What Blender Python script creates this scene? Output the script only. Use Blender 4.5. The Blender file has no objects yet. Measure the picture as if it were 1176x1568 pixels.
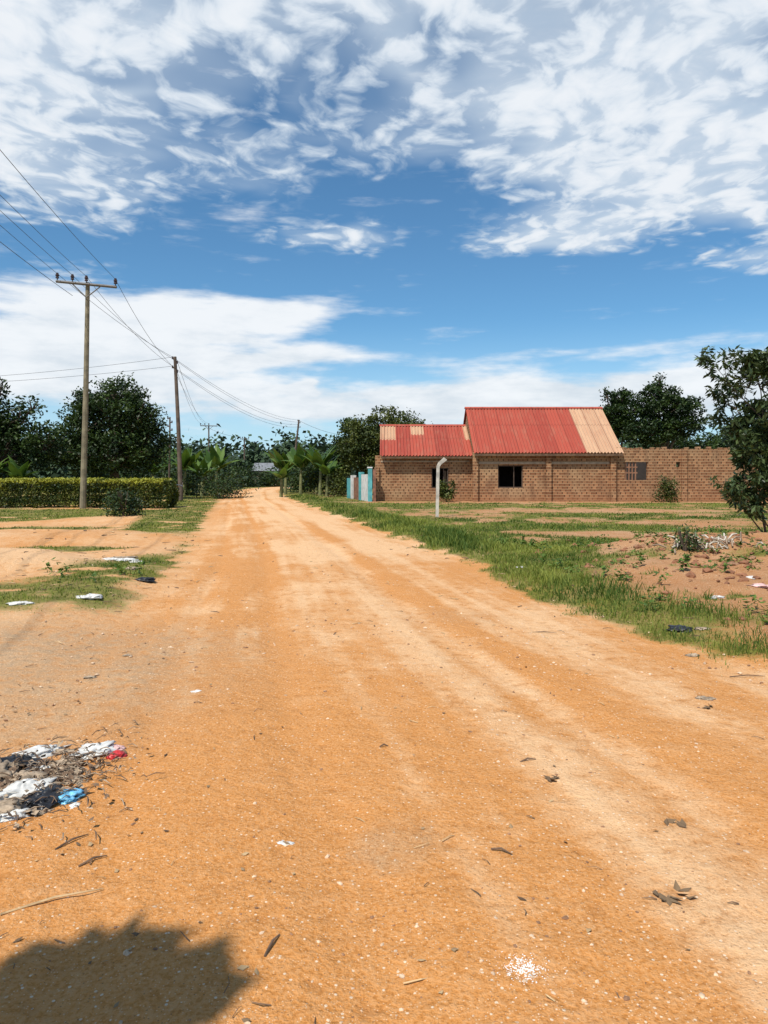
import bpy, math, random
import numpy as np
from mathutils import Vector
random.seed(7); R=np.random.default_rng(11)
scene=bpy.context.scene
scene.view_settings.view_transform='Standard'; scene.view_settings.look='None'; scene.view_settings.exposure=0
# ------------------------------------------------------------ helpers
def sst(a,b,x):
    t=np.clip((x-a)/(b-a),0,1); return t*t*(3-2*t)
def _h(xi,yi,s):
    v=np.sin(xi*127.1+yi*311.7+s*74.7)*43758.5453; return v-np.floor(v)
def vn(x,y,s=0):
    xi=np.floor(x); yi=np.floor(y); fx=x-xi; fy=y-yi
    fx=fx*fx*(3-2*fx); fy=fy*fy*(3-2*fy)
    a=_h(xi,yi,s); b=_h(xi+1,yi,s); c=_h(xi,yi+1,s); d=_h(xi+1,yi+1,s)
    return (a*(1-fx)+b*fx)*(1-fy)+(c*(1-fx)+d*fx)*fy
def fbm(x,y,s=0,o=4):
    r=0;a=.5;t=0
    for i in range(o):
        r=r+a*vn(x*2**i+i*13.7,y*2**i-i*7.3,s+i); t+=a; a*=.55
    return r/t
def ell(x,y,cx,cy,rx,ry,soft=.35):
    q=np.sqrt(((x-cx)/rx)**2+((y-cy)/ry)**2); return 1-sst(1-soft,1+soft,q)
class MB:
    def __init__(s): s.V=[];s.L=[];s.S=[];s.M=[];s.A=[];s.n=0;s.l=0
    def add(s,V,F,mat=0,sh=.5):
        V=np.asarray(V,float).reshape(-1,3); F=np.asarray(F,int)
        if F.ndim==1: F=F[None]
        s.V.append(V); s.L.append((F+s.n).ravel()); k=F.shape[1]
        s.S.append(s.l+np.arange(len(F))*k)
        s.M.append(np.full(len(F),mat) if np.isscalar(mat) else np.asarray(mat))
        s.A.append(np.full(len(V),sh) if np.isscalar(sh) else np.asarray(sh))
        s.n+=len(V); s.l+=len(F)*k
    def build(s,name,mats,smooth=False,attrs=None):
        V=np.concatenate(s.V);L=np.concatenate(s.L);S=np.concatenate(s.S);M=np.concatenate(s.M);A=np.concatenate(s.A)
        me=bpy.data.meshes.new(name)
        me.vertices.add(len(V)); me.vertices.foreach_set('co',V.astype(np.float32).ravel())
        me.loops.add(len(L)); me.loops.foreach_set('vertex_index',L.astype(np.int32))
        me.polygons.add(len(S)); me.polygons.foreach_set('loop_start',S.astype(np.int32))
        me.update(calc_edges=True)
        me.polygons.foreach_set('material_index',M.astype(np.int32))
        me.polygons.foreach_set('use_smooth',np.full(len(S),bool(smooth)))
        at=me.attributes.new('shade','FLOAT','POINT'); at.data.foreach_set('value',A.astype(np.float32))
        if attrs:
            for k,v in attrs.items():
                a=me.attributes.new(k,'FLOAT','POINT'); a.data.foreach_set('value',np.asarray(v).astype(np.float32).ravel())
        for m in mats: me.materials.append(m)
        me.validate(); me.update()
        o=bpy.data.objects.new(name,me); scene.collection.objects.link(o); return o
def box(mb,x0,x1,y0,y1,z0,z1,mat=0,sh=.5):
    V=[(x0,y0,z0),(x1,y0,z0),(x1,y1,z0),(x0,y1,z0),(x0,y0,z1),(x1,y0,z1),(x1,y1,z1),(x0,y1,z1)]
    mb.add(V,[(0,3,2,1),(4,5,6,7),(0,1,5,4),(1,2,6,5),(2,3,7,6),(3,0,4,7)],mat,sh)
def tube(mb,P,Rr,seg=8,mat=0,sh=.5,cap=True):
    P=[Vector(p) for p in P]; n=len(P)
    if np.isscalar(Rr): Rr=[Rr]*n
    V=[]; up=None
    for i in range(n):
        t=(P[min(i+1,n-1)]-P[max(i-1,0)]).normalized()
        if up is None: up=Vector((1,0,0)) if abs(t.x)<.9 else Vector((0,1,0))
        a=(up-t*up.dot(t)).normalized(); up=a; b=t.cross(a)
        for k in range(seg):
            an=2*math.pi*k/seg; V.append(P[i]+(a*math.cos(an)+b*math.sin(an))*Rr[i])
    F=[(i*seg+k,i*seg+(k+1)%seg,(i+1)*seg+(k+1)%seg,(i+1)*seg+k) for i in range(n-1) for k in range(seg)]
    mb.add([tuple(v) for v in V],F,mat,sh)
    if cap and seg>=3:
        mb.add([tuple(v) for v in V[-seg:]],[tuple(range(seg))],mat,sh)
        mb.add([tuple(v) for v in V[:seg]],[tuple(range(seg))[::-1]],mat,sh)
def leaves(mb,C,L,W,mat=1,sh=.5,up=.3,axis=None,fold=0.0):
    C=np.asarray(C,float); n=len(C)
    nr=R.normal(size=(n,3)); nr[:,2]=np.abs(nr[:,2])+up; nr/=np.linalg.norm(nr,axis=1)[:,None]
    a=R.normal(size=(n,3)) if axis is None else np.asarray(axis,float)
    a=a-nr*np.sum(a*nr,axis=1)[:,None]; a/=np.linalg.norm(a,axis=1)[:,None]+1e-9
    b=np.cross(nr,a)
    L=(np.ones(n)*L)[:,None]; W=(np.ones(n)*W)[:,None]
    V=np.stack([C-a*L*.5,C+b*W*.5-nr*fold*W+a*L*.05,C+a*L*.5-nr*fold*L*.5,C-b*W*.5-nr*fold*W+a*L*.05],1).reshape(-1,3)
    F=np.arange(4*n).reshape(n,4)
    s=np.repeat(np.ones(n)*sh,4); mb.add(V,F,mat,s)
# ------------------------------------------------------------ material helpers
def newmat(name):
    m=bpy.data.materials.new(name); m.use_nodes=True
    nt=m.node_tree; return m,nt,nt.nodes['Principled BSDF']
def N(nt,t,**k):
    n=nt.nodes.new(t)
    for a,b in k.items(): setattr(n,a,b)
    return n
def setin(nt,sock,v):
    if isinstance(v,bpy.types.NodeSocket): nt.links.new(v,sock)
    elif v is not None:
        if hasattr(sock,'default_value'):
            try: sock.default_value=v
            except Exception: sock.default_value=(*v,1) if len(v)==3 else v
def M(nt,op,a,b=None,c=None,clamp=False):
    n=N(nt,'ShaderNodeMath',operation=op,use_clamp=clamp)
    setin(nt,n.inputs[0],a)
    if b is not None: setin(nt,n.inputs[1],b)
    if c is not None: setin(nt,n.inputs[2],c)
    return n.outputs[0]
def MR(nt,v,a,b,c=0.,d=1.,smooth=True):
    n=N(nt,'ShaderNodeMapRange'); n.interpolation_type='SMOOTHSTEP' if smooth else 'LINEAR'; n.clamp=True
    setin(nt,n.inputs[0],v)
    for i,q in enumerate((a,b,c,d)): setin(nt,n.inputs[i+1],q)
    return n.outputs[0]
def MIX(nt,f,a,b,mode='MIX'):
    n=N(nt,'ShaderNodeMix',data_type='RGBA',blend_type=mode)
    setin(nt,n.inputs[0],f)
    for i,v in ((6,a),(7,b)):
        if isinstance(v,bpy.types.NodeSocket): nt.links.new(v,n.inputs[i])
        else: n.inputs[i].default_value=(*v,1) if len(v)==3 else v
    return n.outputs[2]
def NZ(nt,vec,scale,detail=4,rough=.55,dist=0.):
    n=N(nt,'ShaderNodeTexNoise'); n.inputs['Scale'].default_value=scale; n.inputs['Detail'].default_value=detail
    n.inputs['Roughness'].default_value=rough; n.inputs['Distortion'].default_value=dist
    if vec is not None: nt.links.new(vec,n.inputs['Vector'])
    return n.outputs[0]
def OBJ(nt): return N(nt,'ShaderNodeTexCoord').outputs['Object']
def SCALE(nt,vec,s):
    n=N(nt,'ShaderNodeVectorMath',operation='MULTIPLY'); nt.links.new(vec,n.inputs[0]); n.inputs[1].default_value=s; return n.outputs[0]
def ATT(nt,name):
    n=N(nt,'ShaderNodeAttribute'); n.attribute_name=name; return n.outputs['Fac']
def BUMP(nt,p,h,st=.5,d=.02):
    b=N(nt,'ShaderNodeBump'); b.inputs['Strength'].default_value=st; b.inputs['Distance'].default_value=d
    nt.links.new(h,b.inputs['Height']); nt.links.new(b.outputs[0],p.inputs['Normal'])
def simple(name,col,rough=.7,var=.25,scale=8,metal=0,bump=0,spec=None):
    m,nt,p=newmat(name); o=OBJ(nt); n=NZ(nt,o,scale,3)
    c=MIX(nt,MR(nt,n,.3,.7),tuple(x*(1-var) for x in col),tuple(min(1,x*(1+var)) for x in col))
    nt.links.new(c,p.inputs['Base Color']); p.inputs['Roughness'].default_value=rough; p.inputs['Metallic'].default_value=metal
    if bump: BUMP(nt,p,NZ(nt,o,scale*3,3),bump,.02)
    return m
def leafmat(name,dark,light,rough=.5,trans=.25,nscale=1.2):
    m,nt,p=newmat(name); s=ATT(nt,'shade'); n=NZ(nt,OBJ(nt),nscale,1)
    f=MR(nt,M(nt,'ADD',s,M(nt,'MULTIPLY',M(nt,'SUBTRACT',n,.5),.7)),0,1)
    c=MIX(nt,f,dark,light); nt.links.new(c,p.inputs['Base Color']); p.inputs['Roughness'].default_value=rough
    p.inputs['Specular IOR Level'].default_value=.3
    if trans:
        t=N(nt,'ShaderNodeBsdfTranslucent'); nt.links.new(MIX(nt,1.,c,(1.,1.,.5),'MULTIPLY'),t.inputs[0])
        x=N(nt,'ShaderNodeMixShader'); x.inputs[0].default_value=trans
        nt.links.new(p.outputs[0],x.inputs[1]); nt.links.new(t.outputs[0],x.inputs[2])
        nt.links.new(x.outputs[0],nt.nodes['Material Output'].inputs[0])
    return m
# ------------------------------------------------------------ camera
cam=bpy.data.cameras.new('camera'); co=bpy.data.objects.new('camera',cam); scene.collection.objects.link(co)
co.location=(0,0,1.6); co.rotation_euler=(math.radians(90),0,0)
cam.sensor_fit='VERTICAL'; cam.sensor_height=36; cam.sensor_width=27; cam.lens=26; cam.shift_y=-54/1568
cam.clip_end=6000; cam.clip_start=.05; scene.camera=co
# ------------------------------------------------------------ sun + sky
el=math.radians(57); az=math.radians(-146)
S=Vector((math.sin(az)*math.cos(el),math.cos(az)*math.cos(el),math.sin(el)))
sl=bpy.data.lights.new('sun','SUN'); sl.energy=4.9; sl.angle=math.radians(.6); sl.color=(1,.94,.85)
so=bpy.data.objects.new('sun',sl); so.rotation_euler=(-S).to_track_quat('-Z','Y').to_euler(); scene.collection.objects.link(so)
w=bpy.data.worlds.new('World'); scene.world=w; w.use_nodes=True; nt=w.node_tree
try:
    w.cycles.sampling_method='MANUAL'; w.cycles.sample_map_resolution=256
except Exception as e: print(e)
bg=nt.nodes['Background']
sky=N(nt,'ShaderNodeTexSky',sky_type='NISHITA'); sky.sun_disc=False; sky.sun_elevation=el; sky.sun_rotation=az%(2*math.pi)
sky.air_density=1.0; sky.dust_density=.5; sky.ozone_density=1.6; sky.altitude=900
tc=N(nt,'ShaderNodeTexCoord').outputs['Generated']
sep=N(nt,'ShaderNodeSeparateXYZ'); nt.links.new(tc,sep.inputs[0]); X,Y,Z=sep.outputs
zc=M(nt,'MAXIMUM',Z,.04)
u=M(nt,'DIVIDE',X,zc); v=M(nt,'DIVIDE',Y,zc)
def COMB(a,b,c=0.):
    n=N(nt,'ShaderNodeCombineXYZ'); setin(nt,n.inputs[0],a); setin(nt,n.inputs[1],b); setin(nt,n.inputs[2],c); return n.outputs[0]
uv=COMB(u,v)
def VM(op,a,b):
    n=N(nt,'ShaderNodeVectorMath',operation=op); setin(nt,n.inputs[0],a); setin(nt,n.inputs[1],b); return n.outputs[0]
def NC(vec,scale,detail=3):
    n=N(nt,'ShaderNodeTexNoise'); n.inputs['Scale'].default_value=scale; n.inputs['Detail'].default_value=detail; nt.links.new(vec,n.inputs['Vector']); return n.outputs['Color']
def warp(vec,scale,amt,detail=2):
    c=VM('SUBTRACT',NC(vec,scale,detail),(.5,.5,.5)); return VM('ADD',vec,VM('MULTIPLY',c,(amt,amt,0)))
uvw=warp(uv,1.8,.7)
def blob(vec,cx,cy,rx,ry,wt=1.,soft=.0):
    d=VM('MULTIPLY',VM('SUBTRACT',vec,(cx,cy,0)),(1/rx,1/ry,0))
    n=N(nt,'ShaderNodeVectorMath',operation='LENGTH'); nt.links.new(d,n.inputs[0])
    return MR(nt,n.outputs['Value'],soft,1.,wt,0.)
def total(vec,bl):
    r=None
    for b in bl:
        q=blob(vec,*b); r=q if r is None else M(nt,'ADD',r,q)
    return r
cov=total(uvw,[(-1.0,1.75,.8,.7,1.2),(-.1,1.45,1.0,.7,1.0),(.75,1.9,.95,.9,1.15),(.85,2.65,.75,.95,1.05),(1.5,2.6,.7,.85,1.0),(.75,3.1,.5,.5,.6),
  (-.25,3.15,.5,.5,.68),(-1.15,2.4,.7,.9,.95),(-.45,2.25,.8,.85,.6),(1.75,3.35,.5,.4,.75),(-1.6,3.6,.8,.5,.5),(.25,2.1,.6,.6,.4),
  (-.68,1.82,.16,.16,-.35),(.15,1.72,.16,.12,-.25)])
fw=MR(nt,v,-1.2,1.); genc=M(nt,'MULTIPLY',M(nt,'SUBTRACT',1.,fw),.6)
cov=M(nt,'MINIMUM',M(nt,'ADD',cov,genc),1.12)
big=NZ(nt,uvw,2.2,3,.55)
covn=M(nt,'ADD',cov,M(nt,'MULTIPLY',M(nt,'SUBTRACT',big,.5),1.2))
rot=N(nt,'ShaderNodeMapping'); rot.inputs['Rotation'].default_value=(0,0,math.radians(-35)); rot.inputs['Scale'].default_value=(1.0,1.25,1)
nt.links.new(VM('MULTIPLY',warp(uv,3.5,.22),(1.,.62,1.)),rot.inputs[0]); rv=rot.outputs[0]
cell=NZ(nt,rv,12.,4,.55); cell2=NZ(nt,rv,6.2,2,.5)
vor=N(nt,'ShaderNodeTexVoronoi',feature='F1'); vor.inputs['Scale'].default_value=11.; nt.links.new(warp(rv,18.,.05,2),vor.inputs['Vector'])
vv=M(nt,'SUBTRACT',.5,vor.outputs['Distance'])
q=M(nt,'ADD',M(nt,'MULTIPLY',M(nt,'SUBTRACT',cell,.5),1.3),M(nt,'MULTIPLY',vv,.5))
q=M(nt,'ADD',q,M(nt,'MULTIPLY',M(nt,'SUBTRACT',cell2,.5),.9))
qc=M(nt,'ADD',q,M(nt,'MULTIPLY',covn,.66))
dA=MR(nt,qc,.10,.78); dA=M(nt,'MULTIPLY',dA,MR(nt,covn,.12,.5))
veil=M(nt,'MULTIPLY',MR(nt,covn,.3,1.2),.85)
dA=M(nt,'MULTIPLY',M(nt,'MAXIMUM',dA,veil),MR(nt,Z,.17,.28))
A=M(nt,'ARCTAN2',X,Y); hor=M(nt,'SQRT',M(nt,'ADD',M(nt,'MULTIPLY',X,X),M(nt,'MULTIPLY',Y,Y))); E=M(nt,'DIVIDE',Z,M(nt,'MAXIMUM',hor,.05))
ae=COMB(A,E); aes=COMB(M(nt,'MULTIPLY',A,1.),M(nt,'MULTIPLY',E,3.2))
c1=VM('SUBTRACT',NC(aes,5.,4),(.5,.5,.5)); aew=VM('ADD',ae,VM('MULTIPLY',c1,(.16,.05,0)))
cl=total(aew,[(-.42,.175,.22,.105,1.4),(-.25,.2,.24,.07,1.1),(-.13,.225,.15,.03,.8),(-.12,.165,.18,.035,.9),(-.3,.14,.3,.05,.8),(-.5,.12,.3,.07,.8),
  (.17,.11,.28,.05,1.1),(.03,.085,.34,.055,.85),(.36,.10,.25,.06,.9),(.47,.115,.22,.065,1.1),(-.2,.1,.3,.045,.9),(-.12,.117,.03,.014,1.2),(.15,.155,.3,.022,.45),(-.17,.172,.07,.012,-.5),(-.2,.35,.22,.03,.25),(.3,.17,.3,.015,.35)])
gen=M(nt,'MULTIPLY',MR(nt,M(nt,'ABSOLUTE',A),.6,.9),MR(nt,E,.28,.1,0,.6))
cl=M(nt,'ADD',cl,gen)
hn=NZ(nt,aes,9.,5,.6); hn2=NZ(nt,COMB(A,M(nt,'MULTIPLY',E,7.)),6.,4,.6)
dB=M(nt,'ADD',cl,M(nt,'MULTIPLY',M(nt,'SUBTRACT',M(nt,'ADD',hn,hn2),1.),1.4)); dB=MR(nt,dB,.12,.98)
dB=M(nt,'MULTIPLY',dB,.95)
haze=MR(nt,E,.0,.22,.75,0.)
skycol=MIX(nt,1.,sky.outputs[0],(.72,1.14,1.30),'MULTIPLY')
shA=MIX(nt,MR(nt,qc,.3,1.1),(5.8,6.9,8.1),(8.5,8.9,9.4))
shB=MIX(nt,MR(nt,M(nt,'ADD',hn,M(nt,'MULTIPLY',E,1.5)),.45,.85),(6.9,7.6,8.3),(9.2,9.5,9.8))
c=MIX(nt,haze,skycol,(5.6,7.6,9.2))
c=MIX(nt,dA,c,shA); c=MIX(nt,dB,c,shB)
nt.links.new(c,bg.inputs[0]); bg.inputs[1].default_value=.1
# ------------------------------------------------------------ terrain functions
_ty=np.arange(-40,400,.25)
_xr=np.interp(_ty,[-40,-20,0,4,5.66,7.55,10.35,15.1,18.5,30,51.8,82,100,125,150,180,400],[15,9.5,4.5,3.4,2.94,2.41,1.85,.96,.2,-2.1,-6.8,-11.8,-13.2,-10,-2,10,90])
_xl=np.interp(_ty,[-40,-20,0,4,9,12.9,20,36,60,82,100,125,150,180,400],[9,4,-1,-1.9,-2.75,-3.35,-4.75,-8.1,-12.9,-16.6,-18.4,-17,-9,3,83])
k=np.ones(17)/17
_xr2=np.convolve(np.pad(_xr,8,'edge'),k,'valid'); _xl2=np.convolve(np.pad(_xl,8,'edge'),k,'valid')
def xR(y): return np.interp(y,_ty,_xr2)
def xL(y): return np.interp(y,_ty,_xl2)
def grassmask(x,y):
    n=fbm(x*.55,y*.55,3); n2=fbm(x*2.3,y*2.3,9); n3=fbm(x*.2,y*.2,21); n4=fbm(x*1.1,y*1.1,27); n5=fbm(x*1.5,y*.9,29)
    t=x-xR(y)
    g=sst(.0,.7,t+1.3*(n5-.5)+.5*(n2-.5))*sst(.1,.32,n2+.13)
    bare=np.maximum.reduce([ell(x,y,5.3,10.4,2.3,3.0,.5),ell(x,y,4.3,7.2,1.2,.9,.6)*.85,ell(x,y,3.5,6.1,.6,.6,.6)*.7,ell(x,y,7.,14.5,2.4,1.8,.4),ell(x,y,6.4,19.5,2.4,1.2,.5)*.85,
      ell(x,y,3.2,29,2.4,1.5,.5)*.7,ell(x,y,9,33,8,1.9,.5)*.8,ell(x,y,10,44.1,14,1.5,.4)*.95,ell(x,y,13,24,6,1.6,.5)*.7])
    g=g*(1-bare*sst(.31,.52,n2+.12*1))
    inner=sst(1.8,3.2,t)
    g=g*(1-inner*sst(.47,.62,n4)*.75)*(1-inner*.15)
    gr=g
    t=xL(y)-x
    side=sst(.1,.6,t+.8*(n2-.5))
    L=np.maximum.reduce([ell(x,y,-17,30.5,8.0,5.6,.25),side*(1-sst(2.2,3.0,t))*sst(18,22,y),ell(x,y,-4.2,12,.95,2.9,.6)*.85,ell(x,y,-4.6,9.2,1.6,.9,.6)*.85,
       ell(x,y,-7.3,15.9,1.8,.45,.4)*.9,ell(x,y,-9.5,22.,2.2,1.1,.4)*.85,side*(1-sst(.3,.8,t))*sst(11,13,y)*.7,sst(38,41,y)*side,sst(24,27,-x)*side,ell(x,y,-11,32,2,3,.3)])
    L=L*(1-ell(x,y,-9.6,28.3,1.6,1.0,.4)*.95)
    L=L*sst(.34,.56,n2*.5+n4*.5+.05)
    gl=L*side
    return np.where(x>(xL(y)+xR(y))/2,gr,gl)
def H(x,y):
    z=.05*(fbm(x*.35,y*.35,5)-.5)+.02*(fbm(x*1.7,y*1.7,6)-.5)
    onr=sst(-.4,.3,x-xL(y))*sst(-.4,.3,xR(y)-x)
    t=(x-xL(y))/(xR(y)-xL(y))*2-1
    z=z*(1-.6*onr)+onr*.06*(1-np.clip(t,-1,1)**2)
    z=z-onr*.028*(np.exp(-((t+.45)/.08)**2)+np.exp(-((t-.2)/.08)**2)+.7*np.exp(-((t+.8)/.06)**2))*(.5+fbm(x*.6,y*.3,14))
    near=1-sst(8,16,np.hypot(x,y)); z=z+near*(.016*(fbm(x*5,y*5,31)-.5)+.010*(fbm(x*15,y*15,33,3)-.5))
    z=z+.22*ell(x,y,-7.6,13.,2.1,1.5,.35)+.12*ell(x,y,-4.5,10.6,1.3,2.6,.6)+.15*ell(x,y,-9,19,3.5,1.6,.6)+.12*ell(x,y,-9.8,27,2.,1.6,.6)
    z=z+.08*sst(.2,.9,xL(y)-x)*fbm(x*1.1,y*1.1,71)*sst(5,9,y)
    r=x-xR(y); z=z+.08*sst(.1,1.2,r)-.0*r
    z=z+.34*ell(x,y,7.2,14.6,2.4,1.9,.6)*(.6+.8*fbm(x*1.5,y*1.5,8))
    z=z+.12*ell(x,y,5.6,11.,2,2.3,.6)*fbm(x*2.5,y*2.5,18)*2
    z=z+8*sst(140,520,np.hypot(x,y))
    return z
def masks(x,y):
    n=fbm(x*.5,y*.25,41); n2=fbm(x*2,y*1,42); t=(x-xL(y))/(xR(y)-xL(y))*2-1
    wob=t+.12*(fbm(x*.3,y*.15,44)-.5)
    pale=.30*np.exp(-((wob+.22)/.14)**2)+.6*np.exp(-((wob-.1)/.2)**2)+.65*np.exp(-((wob-.62)/.2)**2)
    pale=pale-.35*np.exp(-((wob+.42)/.06)**2)-.3*np.exp(-((wob-.36)/.07)**2)-.2*np.exp(-((wob+.62)/.04)**2)
    stk=fbm(wob*13,y*.22,46)-.5
    pale=pale+1.2*(n-.5)+.7*(n2-.5)+1.1*stk+.42*sst(6,20,y)+.03
    off=.42+.9*(n-.5)+.6*ell(x,y,-7.4,13.2,2.2,1.7,.4)+.3*(n2-.5)
    bl=1-sst(-1.25,-.75,t)
    pale=pale*(1-bl)+off*bl
    pale=pale-.5*ell(x,y,-1.,2.2,2.0,2.4,.7)
    warpx=.25*(fbm(x*6,y*6,88)-.5)
    grey=ell(x,y,-3.2,6.,1.9,2.1,.5)*(.4+.9*n2)+.35*sst(0,1,xL(y)-x)*n2+.5*ell(x+warpx,y+warpx,.05,3.12,.13,.18,.7)*(.5+n2)+.5*ell(x,y,.75,8.2,.5,.5,.7)*n2
    red=.85*sst(.3,1.6,x-xR(y))
    return np.clip(pale,0,1),np.clip(grey,0,1),np.clip(red,0,1)
# ------------------------------------------------------------ ground material
def groundmat(name,isroad):
    m,nt,p=newmat(name); o=OBJ(nt)
    pale=ATT(nt,'pale'); grey=ATT(nt,'grey'); gr=ATT(nt,'green'); red=ATT(nt,'red')
    n1=NZ(nt,o,1.3,4,.6); n2=NZ(nt,o,9,5,.65); n3=NZ(nt,o,60,4,.7)
    pf=MR(nt,M(nt,'ADD',pale,M(nt,'MULTIPLY',M(nt,'SUBTRACT',M(nt,'ADD',n1,n2),1.),1.1)),0.,1.)
    c=MIX(nt,pf,(.57,.235,.058),(.74,.455,.24))
    c=MIX(nt,M(nt,'MULTIPLY',grey,MR(nt,n2,.3,.7,.4,1.)),c,(.37,.25,.15))
    c=MIX(nt,M(nt,'MULTIPLY',red,.8),c,(.27,.125,.065))
    c=MIX(nt,MR(nt,n3,.36,.62,.0,.45),c,MIX(nt,.5,c,(.78,.54,.31)))
    c=MIX(nt,MR(nt,n3,.48,.34,.0,.4),c,(.33,.14,.045))
    c=MIX(nt,MR(nt,n2,.45,.3,.0,.4),c,(.38,.155,.045))
    for sc,th,col,f in ((42,.16,(.80,.67,.50),.8),(110,.2,(.78,.60,.40),.6),(65,.13,(.18,.095,.05),.75)):
        vo=N(nt,'ShaderNodeTexVoronoi'); vo.inputs['Scale'].default_value=sc; nt.links.new(o,vo.inputs['Vector'])
        sp=N(nt,'ShaderNodeSeparateColor'); nt.links.new(vo.outputs['Color'],sp.inputs[0])
        k1=MR(nt,vo.outputs['Distance'],th*1.6,th); k2=MR(nt,sp.outputs[0],.72,.78)
        c=MIX(nt,M(nt,'MULTIPLY',M(nt,'MULTIPLY',k1,k2),f),c,col)
    if not isroad:
        gf=M(nt,'MULTIPLY',MR(nt,M(nt,'ADD',gr,M(nt,'MULTIPLY',M(nt,'SUBTRACT',n2,.5),.7)),.1,.65),.88)
        gc=MIX(nt,MR(nt,n2,.3,.7),(.055,.085,.014),(.17,.20,.035)); gc=MIX(nt,MR(nt,n1,.45,.7,0.,.6),gc,(.27,.20,.08))
        c=MIX(nt,gf,c,gc)
    nt.links.new(c,p.inputs['Base Color']); p.inputs['Roughness'].default_value=.95; p.inputs['Specular IOR Level'].default_value=.12
    h=M(nt,'ADD',M(nt,'MULTIPLY',n2,.9),M(nt,'MULTIPLY',n3,.3))
    BUMP(nt,p,h,.75,.05)
    return m
gm=groundmat('soil_and_grass_ground',False); rm=groundmat('orange_dirt',True)
def gridmesh(name,GX,GY,GZ,mat,extra):
    ny,nx=GX.shape; idx=np.arange(ny*nx).reshape(ny,nx)
    F=np.stack([idx[:-1,:-1],idx[:-1,1:],idx[1:,1:],idx[1:,:-1]],-1).reshape(-1,4)
    mb=MB(); mb.add(np.stack([GX,GY,GZ],-1).reshape(-1,3),F)
    return mb.build(name,[mat],True,extra)
def sg(n0,n1,a,b):
    t=np.linspace(n0,n1,b); return a*np.sinh(t)
sx=sg(-8.6,8.6,.7,521); sy=sg(-4.2,8.6,.7,600)
GX,GY=np.meshgrid(sx,sy+4.5)
inside=sst(.15,.6,GX-xL(GY))*sst(.15,.6,xR(GY)-GX)
GZ=H(GX,GY)-.08*inside
p_,g_,r_=masks(GX,GY); gg=grassmask(GX,GY); far=sst(60,120,np.hypot(GX,GY)); gg=np.maximum(gg,far)*(1-inside)
gridmesh('ground',GX,GY,GZ,gm,{'pale':p_,'grey':g_,'red':r_,'green':gg})
ry=np.concatenate([-np.linspace(12,1,12),np.linspace(-.9,1,20),1+1.4*(np.exp(np.linspace(0,math.log(140),760))-1)*.999])
rt=np.linspace(-1,1,190)
RY,RT=np.meshgrid(ry,rt,indexing='ij')
RX=(xL(RY)+xR(RY))/2+RT*(xR(RY)-xL(RY))/2*(1.06+.12*(fbm(RY*.9,RT*0+3,61)-.5)*2)
en=fbm(RX*2.5,RY*2.5,62)
RZ=H(RX,RY)+.006-.09*sst(.90,1.06,np.abs(RT)+.12*(en-.5))
p_,g_,r_=masks(RX,RY)
gridmesh('dirt_road',RX,RY,RZ,rm,{'pale':p_,'grey':g_,'red':r_*0,'green':p_*0})
def Hs(x,y): return float(H(np.array([x]),np.array([y]))[0])
# ------------------------------------------------------------ pebbles / twigs / dry leaves
stone_m=simple('pale_stone',(.62,.45,.30),.9,.3,30); stone_d=simple('brown_stone',(.28,.15,.08),.9,.35,30)
twig_m=simple('dry_twig',(.16,.10,.06),.9,.4,20); straw_m=simple('straw',(.48,.34,.18),.9,.3,20); chalk_m=simple('white_fragment',(.78,.76,.72),.8,.08,30)
ico=[(0,0,1),(.9,0,.3),(.28,.85,.3),(-.73,.53,.3),(-.73,-.53,.3),(.28,-.85,.3),(.7,.5,-.5),(-.3,.8,-.5),(-.9,0,-.5),(-.3,-.8,-.5),(.7,-.5,-.5)]
icoF=[(0,1,2),(0,2,3),(0,3,4),(0,4,5),(0,5,1),(1,6,2),(2,7,3),(3,8,4),(4,9,5),(5,10,1),(2,6,7),(3,7,8),(4,8,9),(5,9,10),(1,10,6)]
def stones(mb,x,y,s,mat):
    n=len(x); B=np.array(ico)[None]*(1+.35*R.normal(size=(n,11,3))*.6)
    a=R.uniform(0,6.28,n); ca,sa=np.cos(a),np.sin(a); B=B*np.stack([R.uniform(.8,1.5,n),np.ones(n),R.uniform(.4,.8,n)],-1)[:,None,:]*s[:,None,None]
    bx=B[...,0]*ca[:,None]-B[...,1]*sa[:,None]; by=B[...,0]*sa[:,None]+B[...,1]*ca[:,None]
    V=np.stack([bx+x[:,None],by+y[:,None],B[...,2]+(H(x,y)+.006+s*.1)[:,None]],-1).reshape(-1,3)
    F=(np.array(icoF)[None]+11*np.arange(n)[:,None,None]).reshape(-1,3)
    mb.add(V,F,np.repeat(mat,15))
def cone(n,y0,y1,marg=.6):
    y=np.exp(R.uniform(math.log(y0),math.log(y1),n)); x=R.uniform(-1,1,n)*(y*.56+marg); return x,y
mb=MB()
x,y=cone(13000,1.6,18); s=.0018+.0064*R.random(len(x))**6; s*=np.clip(y/3,1,2.2)
ok=(R.random(len(x))<.08+1.0*sst(.45,.65,fbm(x*1.2,y*1.2,77))); ok&=(x<xR(y)+.4); x,y,s=x[ok],y[ok],s[ok]
stones(mb,x,y,s,(R.random(len(x))<.35).astype(int))
x,y=cone(130,2,16); s=R.uniform(.006,.013,len(x)); ok=x<xR(y)+.5; x,y,s=x[ok],y[ok],s[ok]; stones(mb,x,y,s,(R.random(len(x))<.45).astype(int))
mb.build('gravel',[stone_m,stone_d])
mb=MB()
n=380; x=R.normal(.44,.028,n); y=R.normal(2.31,.028,n); stones(mb,x,y,R.uniform(.0008,.003,n),np.zeros(n,int))
n=60; x=R.normal(.44,.06,n); y=R.normal(2.31,.06,n); stones(mb,x,y,R.uniform(.001,.0025,n),np.zeros(n,int)); mb.build('white_chalk_spill',[chalk_m])
mb=MB()
x,y=cone(1500,1.8,20); okk=(x<xR(y)+1)
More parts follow.
